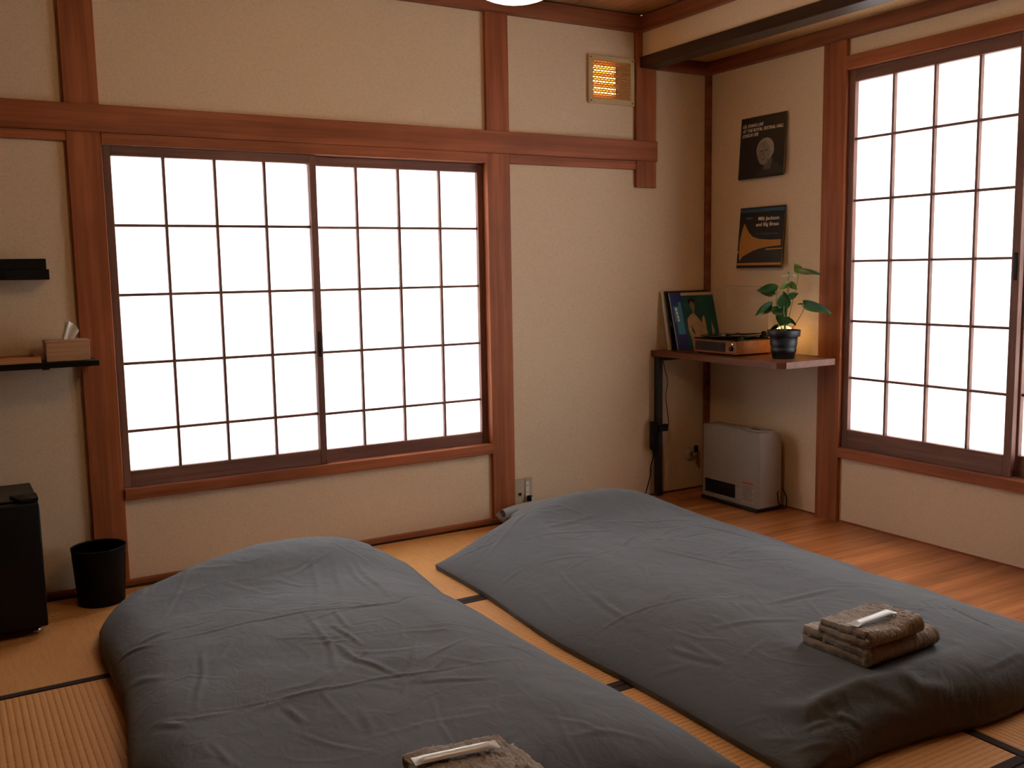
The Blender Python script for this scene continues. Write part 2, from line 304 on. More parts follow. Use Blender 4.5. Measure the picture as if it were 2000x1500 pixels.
# --- windows
def sash(win, T, ax, s0, s1, z0, z1, d0, d1, stile, rail_b, rail_t, cols, rows, handle=None):
    """s runs along the wall, d outward; cols/rows are the bar centres including both ends"""
    mb = MB(); 
    mb.box(s0, s0+stile, d0, d1, z0, z1, .002, T=T).box(s1-stile, s1, d0, d1, z0, z1, .002, T=T)
    sh = put('sash', mb, 'sash_wood_z', win)
    put('rail', MB().box(s0+stile, s1-stile, d0+.001, d1, z0, rail_b, .0015, T=T), 'sash_wood_'+ax, sh)
    put('rail', MB().box(s0+stile, s1-stile, d0+.001, d1, rail_t, z1, .0015, T=T), 'sash_wood_'+ax, sh)
    b = .0055; dm = d1-.006
    for c in cols[1:-1]: put('muntin', MB().box(c-b, c+b, d0+.004, dm, rail_b, rail_t, .001, T=T), 'sash_wood_z', sh)
    for r in rows[1:-1]: put('muntin', MB().box(s0+stile, s1-stile, d0+.007, dm, r-b, r+b, .001, T=T), 'sash_wood_'+ax, sh)
    for i in range(len(cols)-1):
        for j in range(len(rows)-1):
            put('pane', MB().box(cols[i], cols[i+1], dm, dm+.003, rows[j], rows[j+1], 0, T=T), 'frosted_pane', sh)
    if handle:
        hs, hz = handle; h = put('handle', MB().box(hs-.008, hs+.008, d0-.0025, d0+.004, hz-.055, hz+.055, .002, T=T), 'black_satin', sh)
    return sh
win1 = bpy.data.objects.new('window_1', None); C.objects.link(win1); win1['kind'] = 'structure'; win1['label'] = 'wide sliding window with frosted panes in dark wooden lattice'; ORG['window_1'] = Vector((0, 0, 0))
TB = lambda s, d, z: (s, d, z)
sash(win1, TB, 'x', .0635, .919, .397, 1.744, .014, .042, .030, .462, 1.706, [.09, .289, .49, .695, .889], [.46, .623, .895, 1.167, 1.439, 1.708], (.904, .93))
sash(win1, TB, 'x', .878, 1.757, .397, 1.744, .047, .075, .030, .452, 1.702, [.905, 1.116, 1.320, 1.528, 1.730], [.45, .613, .889, 1.165, 1.438, 1.704])
win2 = bpy.data.objects.new('window_2', None); C.objects.link(win2); win2['kind'] = 'structure'; win2['label'] = 'tall sliding window with frosted panes at the right edge of the picture'; ORG['window_2'] = Vector((0, 0, 0))
TR = lambda s, d, z: (RX+d, -s, z)
sash(win2, TR, 'y', .9225, 1.776, .369, 2.122, .020, .050, .034, .456, 2.068, [.954, 1.160, 1.366, 1.572, 1.744], [.45, .704, .973, 1.253, 1.531, 1.811, 2.07], (1.760, 1.22))
sash(win2, TR, 'y', 1.750, 2.659, .369, 2.122, .054, .084, .034, .456, 2.068, [1.780, 1.99, 2.20, 2.41, 2.628], [.45, .704, .973, 1.253, 1.531, 1.811, 2.07])
# ================================================================ BEDDING
# ---------------------------------------------------------------- bedding shapes
def _sm(t):
    t = np.clip(t, 0, 1); return t*t*(3-2*t)
def _round(t, k):
    t = np.clip(t, 0, 1); return (1-(1-t)**k)**(1.0/k)
class Waves:
    """smooth random relief: a sum of sine waves with random directions"""
    def __init__(s, seed, n, lo, hi, stretch=(1, 1)):
        r = np.random.RandomState(seed)
        a = r.uniform(0, 2*np.pi, n); f = np.exp(r.uniform(np.log(lo), np.log(hi), n))
        s.kx = f*np.cos(a)*stretch[0]; s.ky = f*np.sin(a)*stretch[1]; s.p = r.uniform(0, 2*np.pi, n); s.w = (lo/f)**.6
        s.n = np.sqrt((s.w**2).sum()/2)
    def __call__(s, x, y):
        o = 0
        for kx, ky, p, w in zip(s.kx, s.ky, s.p, s.w): o = o+w*np.sin(kx*x+ky*y+p)
        return o/s.n
def seg_field(x, y, pts, width, amp, seed):
    """one soft crease ridge with a trough on each side along a polyline"""
    best = np.full(x.shape, 9.0); fade = np.zeros(x.shape)
    tot = sum(math.dist(pts[i], pts[i+1]) for i in range(len(pts)-1)); run = 0
    for i in range(len(pts)-1):
        (ax, ay), (bx, by) = pts[i], pts[i+1]; L = math.dist(pts[i], pts[i+1])+1e-9
        t = ((x-ax)*(bx-ax)+(y-ay)*(by-ay))/L**2; tc = np.clip(t, 0, 1)
        dx = x-ax-tc*(bx-ax); dy = y-ay-tc*(by-ay); d = np.hypot(dx, dy)
        sg = np.sign((x-ax)*(by-ay)-(y-ay)*(bx-ax))
        m = d < np.abs(best); best = np.where(m, d*np.where(sg == 0, 1, sg), best)
        fade = np.where(m, (run+tc*L)/tot, fade); run += L
    q = best/width
    taper = np.sin(np.pi*np.clip(fade, .04, .96))**.6
    return amp*taper*(np.exp(-q*q)-.55*np.exp(-((q-1.6)/1.1)**2)-.2*np.exp(-((q+2.2)/1.6)**2))
def duvet_grid(D, nx, ny):
    """returns x, y, z arrays of the top surface of a duvet spread on the floor"""
    def dens(n):
        t = np.linspace(0, 1, n); return .62*t+.38*(.5-.5*np.cos(np.pi*t))
    a, b = np.meshgrid(dens(nx), dens(ny))
    x0, x1, y0, y1 = D['x0'], D['x1'], D['y0'], D['y1']; W = x1-x0; L = y0-y1
    wl = Waves(D['seed']+7, 5, 3, 9); we = D.get('edge', .016)
    x = x0+W*a+we*wl(0*a, b*L*1.0)*(1-a)**2+we*wl(5+0*a, b*L*1.1+3)*a**2
    x = x+np.interp(b, *zip(*D['lcurve']))*(1-a)+np.interp(b, *zip(*D['rcurve']))*a
    hb = D['headcurve']
    yh = y0+np.interp(a, *zip(*hb)); yf = y1+.02*wl(a*W, 0*a+9)+np.interp(a, *zip(*D['footcurve']))
    y = yh+(yf-yh)*b
    dl, dr, dh, df = a*W, (1-a)*W, b*L, (1-b)*L
    p = D['prof']
    e = _round(dl/p[0][0], p[0][1])*_round(dr/p[1][0], p[1][1])*_round(dh/p[2][0], p[2][1])*_round(df/p[3][0], p[3][1])
    z = D['H']*e
    for cx, cy, sx, sy, A, pw in D['bumps']:
        z = z+A*np.exp(-(np.abs((x-cx)/sx)**pw+np.abs((y-cy)/sy)**pw))*np.minimum(1, e*1.25)
    lo = Waves(D['seed'], 9, 3, 8); mid = Waves(D['seed']+1, 14, 9, 26); hi = Waves(D['seed']+2, 20, 26, 70)
    wx = x+.05*lo(x*1.3+4, y*1.2); wy = y+.05*lo(x+9, y*1.4+2)
    z = z+e*(.008*lo(x, y)+.0026*mid(wx, wy)+.0007*hi(wx, wy))
    # ridged small creases
    rd = 1-np.abs(np.tanh(1.6*mid(wx*1.3+5, wy*1.3)))
    z = z+e*.0018*rd**6*np.clip(.4+.6*lo(x*2, y*2), 0, 1)
    for i, (pts, w, A) in enumerate(D['creases']): z = z+np.minimum(1, e*1.4)*seg_field(x+.008*mid(x, y), y+.008*mid(x+3, y), pts, w, A, i)
    rnd = np.random.RandomState(D['seed']+5)
    for i in range(D.get('nrand', 60)):
        cx, cy = rnd.uniform(x0+.1, x1-.1), rnd.uniform(y1+.1, y0-.15); th = rnd.choice([.35, 1.1, 2.3, 2.8])+rnd.normal(0, .28); ln = rnd.uniform(.06, .2)
        bend = rnd.normal(0, .25)*ln
        pts = [(cx-ln*math.cos(th), cy-ln*math.sin(th)), (cx-bend*math.sin(th), cy+bend*math.cos(th)), (cx+ln*math.cos(th), cy+ln*math.sin(th))]
        z = z+np.minimum(1, e*1.4)*seg_field(x, y, pts, rnd.uniform(.006, .012), rnd.uniform(.0010, .0024), i)
    z = np.maximum(z, 0)+D.get('lip', .016)
    for cx, cy, hw, hh, fz in D['flats']:
        k = _sm((1.45-np.maximum(np.abs(x-cx)/hw, np.abs(y-cy)/hh))/.4); z = z*(1-k)+np.minimum(z, fz)*.0*k+fz*k
    return x, y, z
CR_L = [([(-0.042, -1.073), (0.132, -1.093), (0.697, -1.233), (0.941, -1.042)], 0.006, 0.0028), ([(-0.033, -1.638), (0.169, -1.708), (0.459, -1.742), (0.771, -1.781)], 0.006, 0.0022), ([(0.487, -1.204), (0.472, -1.37)], 0.008, 0.004), ([(0.436, -1.319), (0.449, -1.505)], 0.008, 0.004), ([(0.392, -1.466), (0.408, -1.596), (0.459, -1.742)], 0.01, 0.0045), ([(0.491, -1.791), (0.695, -1.882)], 0.0105, 0.0025), ([(0.062, -1.244), (-0.039, -1.618)], 0.0096, 0.003), ([(0.601, -0.651), (0.47, -1.097)], 0.0113, 0.0042), ([(0.813, -0.318), (0.526, -1.145)], 0.0127, 0.0033), ([(0.414, -1.146), (0.34, -1.665)], 0.0097, 0.0027), ([(0.556, -1.689), (0.746, -1.592)], 0.0072, 0.0023), ([(-0.012, -0.888), (0.288, -0.315)], 0.0098, 0.0028), ([(-0.06, -1.047), (0.033, -1.003)], 0.0093, 0.004), ([(-0.143, -1.604), (-0.086, -1.701)], 0.0102, 0.0033), ([(-0.05, -1.815), (-0.036, -1.952)], 0.0084, 0.0022), ([(0.306, -1.866), (0.284, -2.005)], 0.009, 0.0025), ([(0.16, -1.751), (0.172, -1.864)], 0.0101, 0.0042), ([(0.74, -0.673), (0.67, -1.039)], 0.011, 0.0026), ([(0.772, -0.685), (0.698, -1.147)], 0.0124, 0.0038), ([(1.041, -0.785), (1.002, -1.044)], 0.0114, 0.004), ([(-0.035, -0.455), (0.137, -0.392)], 0.0116, 0.0038), ([(-0.139, -1.025), (-0.042, -1.092)], 0.0091, 0.0042), ([(-0.158, -1.201), (-0.077, -1.349)], 0.0128, 0.0025)]
CR_R = [([(1.245, -1.144), (1.222, -1.441)], 0.0115, 0.0036), ([(1.154, -1.595), (1.31, -1.627), (1.576, -1.726)], 0.006, 0.0022), ([(1.337, -1.399), (1.319, -1.658)], 0.0099, 0.004), ([(1.223, -1.0), (1.305, -0.995)], 0.01, 0.0039), ([(1.155, -1.605), (1.2, -1.681)], 0.0091, 0.004), ([(1.339, -1.903), (1.324, -2.076)], 0.0124, 0.0031), ([(1.293, -1.886), (1.317, -2.048)], 0.0104, 0.004), ([(1.262, -2.3), (1.311, -2.404), (1.415, -2.434), (1.597, -2.458)], 0.026, 0.014), ([(1.597, -2.464), (1.615, -2.511), (1.703, -2.549)], 0.024, 0.012), ([(1.406, -2.496), (1.466, -2.525)], 0.0112, 0.0025), ([(1.373, -2.442), (1.349, -2.504)], 0.0124, 0.0027), ([(1.44, -2.496), (1.567, -2.534)], 0.0125, 0.0028), ([(1.596, -2.508), (1.703, -2.555)], 0.0127, 0.0036), ([(1.565, -0.504), (1.262, -0.679)], 0.01, 0.0032), ([(1.813, -0.356), (1.242, -0.803)], 0.0109, 0.0034), ([(1.469, -0.784), (1.819, -0.902)], 0.0089, 0.0026), ([(2.148, -0.936), (2.286, -1.308)], 0.0101, 0.0041), ([(1.817, -1.199), (1.905, -1.56)], 0.0107, 0.0024), ([(1.694, -1.886), (2.008, -1.928)], 0.0119, 0.0037), ([(1.432, -1.931), (1.67, -2.039)], 0.0124, 0.0026), ([(1.511, -2.481), (1.634, -2.538)], 0.0115, 0.0023), ([(1.484, -2.454), (1.576, -2.524)], 0.0109, 0.0027), ([(1.319, -2.432), (1.397, -2.519)], 0.0084, 0.004), ([(1.853, -0.821), (2.18, -0.9)], 0.0076, 0.0032), ([(1.564, -0.745), (1.876, -0.752)], 0.0121, 0.0027), ([(1.21, -0.596), (1.359, -0.674)], 0.0083, 0.004), ([(1.17, -1.892), (1.266, -1.984)], 0.0095, 0.0036), ([(1.166, -2.265), (1.242, -2.329)], 0.0072, 0.0029), ([(1.165, -2.323), (1.235, -2.442)], 0.008, 0.0035), ([(1.187, -2.437), (1.297, -2.513)], 0.0075, 0.0041), ([(1.255, -2.425), (1.349, -2.475)], 0.0072, 0.0037), ([(1.826, -2.511), (2.036, -2.514)], 0.0071, 0.0027), ([(1.845, -1.43), (2.457, -1.312)], 0.0119, 0.0025), ([(2.19, -2.181), (2.118, -2.417)], 0.0081, 0.0036)]
DUVET_L = dict(x0=-.165, x1=1.115, y0=-.30, y1=-2.50, H=.132, seed=3, edge=.016, lip=.018,
    lcurve=[(0, .06), (.12, .025), (.3, .0), (.6, -.025), (1, -.02)], rcurve=[(0, -.03), (.15, -.07), (.26, -.105), (.38, -.085), (.6, -.075), (1, -.045)],
    headcurve=[(0, -.24), (.12, -.09), (.3, -.02), (.6, .02), (.85, -.02), (1, -.10)], footcurve=[(0, .03), (.5, 0), (.9, .03), (1, .07)],
    prof=[(.16, 2.1), (.34, 1.5), (.22, 1.9), (.25, 1.8)], bumps=[(.58, -.48, .38, .22, .084, 2.5)], flats=[(.335, -2.415, .15, .13, .160)], creases=CR_L)
DUVET_R = dict(x0=1.165, x1=2.585, y0=-.36, y1=-2.56, H=.138, seed=11, edge=.007, lip=.023,
    lcurve=[(0, .02), (.2, .01), (.5, .0), (1, 0)], rcurve=[(0, .0), (.4, -.01), (.52, -.01), (.58, -.065), (.64, -.04), (.7, -.035), (1, -.09)],
    headcurve=[(0, -.15), (.15, -.06), (.45, .06), (.65, .06), (.88, -.04), (1, -.14)], footcurve=[(0, .06), (.12, .02), (.5, 0), (1, .02)],
    prof=[(.40, 1.45), (.5, 1.35), (.28, 1.7), (.15, 2.4)], bumps=[(1.98, -.50, .46, .21, .082, 2.7)], flats=[(1.69, -2.278, .155, .125, .160)], creases=CR_R)

def make_duvet(D, nx, ny, label):
    x, y, z = duvet_grid(D, nx, ny); mb = MB()
    top = [[(x[j, i], y[j, i], z[j, i]) for i in range(nx)] for j in range(ny)]
    mb.grid(top, True, True)
    ring = [(0, i) for i in range(nx)]+[(j, nx-1) for j in range(1, ny)]+[(ny-1, i) for i in range(nx-2, -1, -1)]+[(j, 0) for j in range(ny-2, 0, -1)]
    cx, cy = x.mean(), y.mean(); a = [top[j][i] for j, i in ring]
    b = [(px+(cx-px)*.006, py+(cy-py)*.004, .002) for px, py, pz in a]; n = len(a)
    mb.add(a+b, [(k, (k+1) % n, n+(k+1) % n, n+k) for k in range(n)]+[tuple(range(n, 2*n))], True)
    o = put('duvet', mb, 'duvet_cotton'); tag(o, label, 'duvet', 'grey duvets on the mats'); return o
make_duvet(DUVET_L, 300, 470, 'grey cotton duvet on the mats nearest the waste bin')
make_duvet(DUVET_R, 320, 470, 'grey cotton duvet on the mats beside the wooden floor strip')
def make_pillow():
    mb = MB(); nx, ny = 60, 34; cx, cy, w, d = 2.03, -.15, .62, .22; top = []; bot = []
    wv = Waves(21, 10, 12, 40)
    for j in range(ny):
        r, q = [], []
        for i in range(nx):
            a, b = 2*i/(nx-1)-1, 2*j/(ny-1)-1
            e = (max(0, 1-abs(a)**5)*max(0, 1-abs(b)**2.6))**.5
            px, py = cx+a*w/2*(1-.05*b*b), cy+b*d/2*(1-.06*a*a); k = float(wv(px, py))*.0015*e
            r.append((px, py, .056+.056*e+k)); q.append((px, py, .056-.053*e))
        top.append(r); bot.append(q)
    mb.grid(top, True); mb.grid(bot, True, True)
    # rolled open end of the case
    pts = []
    for k in range(26):
        t = k/25*2.2*PI; rr = .030-.0075*t/PI; pts.append((rr*math.cos(t), rr*math.sin(t)))
    P = [[(1.712+.075*i/6, -.165+u*1.15, .082+v*1.0+.006*i/6) for u, v in pts] for i in range(7)]
    mb.grid(P, True); o = put('pillow', mb, 'pillow_cotton'); tag(o, 'grey pillow end rolled up behind the duvet, below the wall socket', 'pillow'); return o
make_pillow()
# ---------------------------------------------------------------- towels
def folded_towel(label, group, cx, cy, z0, w, d, layers, th, rot, seed, sag=.0):
    """w runs across the open layered end (x), d is the folded direction with the round fold at -y"""
    path = []; r = th*.56; rnd = random.Random(seed)
    for k in range(layers):
        z = z0+th/2+k*th*1.12; n = 26
        us = [i/n for i in range(n+1)]
        if k % 2: us = us[::-1]
        jit = rnd.uniform(-.006, .006)
        for u in us:
            path.append((-d/2+.012+u*(d-.024)+(jit if k % 2 == 0 else 0), z))
        if k < layers-1:
            s = 1 if k % 2 == 0 else -1; e = path[-1][0]
            for a in range(1, 7): t = -PI/2+PI*a/7; path.append((e+s*r*1.0*math.cos(t), z+th*.56+r*math.sin(t)))
    if rnd.random() < 2: path = [(-u, v) for u, v in path]
    P = [Vector((0, a, b)) for a, b in path]; out, inn = [], []
    for i, p in enumerate(P):
        dv = (P[min(i+1, len(P)-1)]-P[max(i-1, 0)]).normalized(); nv = Vector((0, -dv.z, dv.y)); out.append(p+nv*th/2); inn.append(p-nv*th/2)
    loop = out+inn[::-1]; n = len(loop); nv_ = 70; M = Matrix.Rotation(rot, 3, 'Z'); rs = np.random.RandomState(seed); jj = rs.normal(0, .0010, (nv_+1, n, 3)); wv = Waves(seed, 8, 10, 30)
    rows = []
    for i in range(nv_+1):
        a = i/nv_-.5; row = []
        for k, p in enumerate(loop):
            up = (p.z-z0)/(layers*th*1.12); px = a*w*(1+.012*float(wv(p.y*3, p.z*9)))
            rise = sag*(4*a*a)*up+.003*float(wv(a*w*2, p.y))*up
            q = M @ Vector((px, p.y, 0)); row.append((cx+q.x+jj[i, k, 0], cy+q.y+jj[i, k, 1], max(z0+.0003, p.z+rise+jj[i, k, 2]*1.1)))
        rows.append(row)
    mb = MB(); vs = [q for r_ in rows for q in r_]; fs = []
    for i in range(nv_):
        for k in range(n): fs.append((i*n+k, i*n+(k+1) % n, (i+1)*n+(k+1) % n, (i+1)*n+k))
    m = len(out)
    for base in (0, nv_*n):
        for k in range(m-1): fs.append((base+k, base+k+1, base+n-2-k, base+n-1-k))
    mb.add(vs, fs, True); o = put('towel', mb, 'terry_brown'); tag(o, label, 'towel', group); return o
def toothbrush_packet(label, ax, ay, bx, by, z):
    L = math.hypot(bx-ax, by-ay); ang = math.atan2(by-ay, bx-ax); M = Matrix.Translation((ax, ay, z)) @ Matrix.Rotation(ang, 4, 'Z')
    nx, ny = 44, 13; hw = .0165
    def srf(sgn):
        P = []
        for j in range(ny):
            r = []
            for i in range(nx):
                a, b = i/(nx-1), 2*j/(ny-1)-1; e = min(1, a/.13, (1-a)/.13); e = e*e*(3-2*e)
                wd = hw*(1.05-.18*e); h = (.0065 if sgn > 0 else .004)*e*max(0, 1-b*b)**.6+.0004
                cr = .0006*math.sin(b*22)*(1-e); r.append(M @ Vector((a*L, b*wd, .0045+sgn*h+cr)))
            P.append(r)
        return P
    mb = MB(); mb.grid(srf(1), True); mb.grid(srf(-1), True, True); o = put('toothbrush_packet', mb, 'packet_film'); tag(o, label, 'toothbrush packet', 'wrapped toothbrushes on the towels'); return o
G = 'folded brown towels on the duvets'
folded_towel('larger folded brown towel lying directly on the duvet by the wooden floor', G, 1.690, -2.278, .1608, .30, .235, 2, .0235, math.radians(1), 31, .003)
folded_towel('smaller folded brown towel on top of the stack by the wooden floor', G, 1.650, -2.315, .2185, .225, .185, 2, .0175, math.radians(0), 32, .004)
toothbrush_packet('white wrapped toothbrush on the towel stack by the wooden floor', 1.543, -2.342, 1.722, -2.330, .2625)
folded_towel('larger folded brown towel at the bottom edge of the picture', G, .335, -2.415, .1608, .285, .24, 2, .0235, math.radians(-4), 33, .003)
folded_towel('smaller folded brown towel topping the stack at the picture bottom', G, .322, -2.40, .2185, .215, .185, 2, .0175, math.radians(-5), 34, .004)
toothbrush_packet('white wrapped toothbrush on the towels at the picture bottom', .222, -2.366, .402, -2.392, .2625)
# ================================================================ LEFT SIDE
fr = thing('mini_fridge', (-.50, -.245, 0), 'low black refrigerator standing at the left edge of the picture', 'refrigerator')
FX0, FX1 = -.735, -.276
put('body', MB().box(FX0, FX1, -.375, -.07, .02, .470, .004), 'black_plastic', fr)
put('top_panel', MB().box(FX0, FX1, -.372, -.07, .470, .480, .003), 'fridge_top', fr)
put('door', MB().box(FX0, FX1+.001, -.420, -.380, .035, .474, .005), 'black_satin', fr)
put('hinge_cover', MB().add([(-.36, -.33, .480), (-.277, -.33, .480), (-.277, -.415, .480), (-.33, -.415, .480), (-.36, -.33, .490), (-.277, -.33, .492), (-.277, -.415, .490), (-.33, -.415, .488)], [(3, 2, 1, 0), (4, 5, 6, 7), (0, 1, 5, 4), (1, 2, 6, 5), (2, 3, 7, 6), (3, 0, 4, 7)]), 'black_plastic', fr)
for fx in (-.69, -.31):
    for fy in (-.36, -.11): put('foot', MB().lathe([(.016, 0), (.018, .004), (.014, .02)], (fx, fy, 0), 14), 'chrome', fr)
bn = thing('waste_bin', (-.065, -.142, 0), 'round black waste bin standing before the left window post', 'waste bin')
o = put('shell', MB().lathe([(.083, .0), (.0845, .004), (.0975, .216), (.099, .219), (.0965, .219), (.0945, .214), (.081, .008), (0, .008)], (-.065, -.142, 0), 48), 'bin_black', bn)
put('rim', MB().lathe([(.0960, .214), (.0995, .216), (.0995, .220), (.0960, .220), (.0960, .214)], (-.065, -.142, 0), 48), 'black_plastic', bn)
sh = thing('wall_shelf', (-.45, -.09, .912), 'narrow black wall shelf carrying the tissue box', 'shelf', 'black shelves on the wall')
put('board', MB().box(-.88, -.022, -.186, -.001, .913, .933, .0015), 'black_satin', sh)
for bx in (-.75, -.2): put('bracket', MB().box(bx-.012, bx+.012, -.15, .019, .905, .9128, .001), 'black_metal', sh)
s2 = thing('wall_shelf', (-.5, -.05, 1.234), 'deep-edged black wall shelf high above the refrigerator', 'shelf', 'black shelves on the wall')
put('ledge', MB().box(-.88, -.160, -.085, .0195, 1.234, 1.272, .0015), 'black_plastic', s2)
put('back_board', MB().box(-.88, -.166, -.060, .0195, 1.2725, 1.311, .0015), 'black_plastic', s2)
tb = thing('tissue_box', (-.12, -.098, .9335), 'bamboo tissue box with a white tissue sticking out', 'tissue box')
zt = .9335
def slatted(x0, x1, y0, y1):
    for k in range(4):
        a = zt+.001+k*.0172; put('slat', MB().box(x0, x1, y0, y1, a, a+.0169, .0008), 'bamboo_wood', tb)
slatted(-.196, -.048, -.158, -.1525); slatted(-.196, -.048, -.044, -.0385); slatted(-.196, -.1905, -.152, -.0445); slatted(-.0535, -.048, -.152, -.0445)
lid = MB(); lid.box(-.198, -.150, -.160, -.0365, zt+.070, zt+.0765, .001).box(-.094, -.046, -.160, -.0365, zt+.070, zt+.0765, .001).box(-.150, -.094, -.160, -.106, zt+.070, zt+.0765, .001).box(-.150, -.094, -.090, -.0365, zt+.070, zt+.0765, .001)
put('lid', lid, 'bamboo_wood', tb); put('bottom', MB().box(-.190, -.054, -.152, -.045, zt, zt+.004), 'bamboo_wood', tb)
P = []
for j in range(12):
    q = j/11; r = []
    for i in range(14):
        a = i/13-.5; wd = .022+.016*q; zz = zt+.058+.082*q-.020*max(0, a+.05)*q*2+.003*math.sin(i*1.9)*q
        r.append((-.126+a*wd+.030*q, -.098+.005*math.sin(a*7+1)*(.4+q), zz))
    P.append(r)
put('tissue', MB().grid(P, True).grid([[(x-.004+.0006*i, y+.007, z+.007-.0012*i) for i, (x, y, z) in enumerate(r)] for r in P], True), 'tissue_white', tb)
ty = thing('wooden_tray', (-.38, -.1, .9335), 'shallow wooden tray on the black shelf left of the tissue box', 'tray')
put('base', MB().box(-.52, -.216, -.172, -.03, .9335, .938, .001), 'tray_wood', ty)
for b in [(-.52, -.216, -.1735, -.167), (-.52, -.216, -.035, -.0285), (-.52, -.5135, -.167, -.035), (-.2225, -.216, -.167, -.035)]: put('side', MB().box(b[0], b[1], b[2], b[3], .9335, .957, .0015), 'tray_wood', ty)
put('handle', MB().box(-.236, -.2275, -.12, -.08, .950, .966, .003), 'tray_wood', ty)
# ================================================================ WALL ITEMS
ou = thing('wall_socket', (1.937, .019, .062), 'beige wall plate with aerial jack and stacked power sockets', 'socket')
put('plate', MB().box(1.886, 1.989, .0125, .0198, .064, .199, .0015), 'outlet_plate', ou)
sk = put('socket_block', MB().box(1.946, 1.968, .0095, .0125, .075, .183, .001), 'outlet_white', ou)
for k in range(3):
    for q in (-.0042, .0042): put('slot', MB().box(1.957+q-.0008, 1.957+q+.0008, .0090, .0096, .162-k*.034-.0045, .162-k*.034+.0045), 'heater_dark', sk)
jk = put('aerial_jack', MB().box(1.902, 1.924, .0105, .0125, .110, .134, .001), 'outlet_plate', ou)
MXr = Matrix.Rotation(PI/2, 3, 'X')
put('jack_ring', MB().lathe([(.0035, 0), (.0035, .006), (.008, .006), (.008, 0)], (1.913, .0105, .122), 18, M=MXr), 'screw_dark', jk)
pg = thing('power_plug', (1.963, -.01, .06), 'black power plug with white cap in the wall socket', 'plug')
put('plug_body', MB().box(1.951, 1.975, -.028, .0088, .068, .112, .005), 'black_plastic', pg); put('cap', MB().box(1.956, 1.976, -.031, -.0285, .082, .112, .001), 'outlet_white', pg)
put('cord', MB().tube([(1.963, -.01, .067), (1.965, -.012, .04), (1.972, -.02, .012), (1.99, -.03, .005), (2.08, -.045, .005)], .003), 'cord_black', pg)
wh = thing('wall_heater', (2.495, .0, 2.063), 'square beige panel heater glowing orange high on the wall', 'heater')
hx0, hx1, hz0, hz1 = 2.351, 2.637, 2.064, 2.299
fm = MB(); b = .026
fm.box(hx0, hx0+b, .004, .0195, hz0, hz1, .0015).box(hx1-b, hx1, .004, .0195, hz0, hz1, .0015).box(hx0+b, hx1-b, .004, .0195, hz0, hz0+b, .0015).box(hx0+b, hx1-b, .004, .0195, hz1-b, hz1, .0015)
put('frame', fm, 'panel_beige', wh)
put('reflector', MB().box(hx0+b, hx1-b, .0178, .0192, hz0+b, hz1-b), 'reflector', wh)
for k, zz in enumerate((hz0+.056, hz0+.108, hz0+.160)):
    q = put('heating_tube', MB().tube([(hx0+.028, .0130, zz), (hx0+.168, .0130, zz)], .0040, 12).tube([(hx0+.028, .0130, zz+.020), (hx0+.168, .0130, zz+.020)], .0030, 12), 'quartz_glow', wh)
    put('tube_holder', MB().box(hx0+.168, hx0+.182, .009, .0177, zz-.007, zz+.026, .001), 'screw_dark', q)
gr = MB(); nz = 17; gz = (hz1-hz0-2*b)/nz
for k in range(nz+1): zz = hz0+b+k*gz; gr.box(hx0+b, hx1-b, .0052, .0064, zz-.0030, zz+.0030)
for k in range(nz):
    zz = hz0+b+k*gz
    for c in range(12):
        xx = hx0+b+(c+(.5 if k % 2 else 0))*.0212
        if xx+.006 < hx1-b: gr.box(xx, xx+.0060, .0053, .0063, zz+.0030, zz+gz-.0030)
put('grille', gr, 'grille_orange', wh)['kind'] = 'stuff'
for px in (hx0+.012, hx1-.012):
    for pz in (hz0+.012, hz1-.012): put('screw', MB().lathe([(.004, 0), (.0035, .0016), (0, .002)], (px, .004, pz), 10, M=MXr), 'screw_dark', wh)
# --- record sleeves hung on the right wall
def sleeve(label, y0, z0, xb, xt, size=.312):
    v = Vector((xt-xb, 0, math.sqrt(size**2-(xt-xb)**2)))/size; u = Vector((0, -1, 0)); n = u.cross(v); O = Vector((xb, y0, z0))
    T = lambda a, b, c: O+u*a+v*b+n*c
    t = thing('record_sleeve', O+u*size/2, label, 'record sleeve', 'record sleeves hung on the wall')
    put('cover', MB().poly([(0, 0), (size, 0), (size, size), (0, size)], T, -.0045, 0), 'cover_black', t); put('inner_edge', MB().poly([(.002, .002), (size+.0012, .002), (size+.0012, size-.002), (.002, size-.002)], T, -.0040, -.0008), 'cover_edge', t)
    put('wall_hook', MB().box(3.1515, 3.157, y0-size/2-.012, y0-size/2+.012, z0+size*.955-.012, z0+size*.955+.004, .001), 'chrome', t)
    return t, T
def oval(cx, cy, rx, ry, rot=0, n=28, f=None):
    out = []
    for k in range(n):
        a = 2*PI*k/n; r = f(a) if f else 1; x, y = rx*r*math.cos(a), ry*r*math.sin(a); out.append((cx+x*math.cos(rot)-y*math.sin(rot), cy+x*math.sin(rot)+y*math.cos(rot)))
    return out
t, T = sleeve('black record sleeve with cream lettering and a portrait, upper of the two on the wall', -.243, 1.684, 3.124, 3.146)
sh_ = lambda du, dv: (lambda a, b, c: T(du+a, dv+b, c))
text_obj('title_text', 'GIL EVANS LIVE', .145, .0165, sh_(.014, .262), 'ink_cream', t, .32, .006)
text_obj('title_text', 'AT THE ROYAL FESTIVAL HALL', .282, .0165, sh_(.014, .238), 'ink_cream', t, .32, .006)
text_obj('title_text', 'LONDON 1978', .112, .0165, sh_(.014, .214), 'ink_cream', t, .32, .006)
pt = put('portrait', MB().poly([(.115, .012), (.315*.98, .012), (.300, .045), (.262, .068), (.235, .082), (.205, .075), (.180, .045), (.135, .030)], T, 0, .0004), 'ink_coat', t)
put('portrait', MB().poly([(.176, .040), (.222, .040), (.238, .092), (.185, .085)], T, .0004, .0008), 'ink_shade', t)
put('portrait', MB().poly(oval(.182, .138, .060, .060, -.2), T, .0004, .0010), 'ink_hair', t)
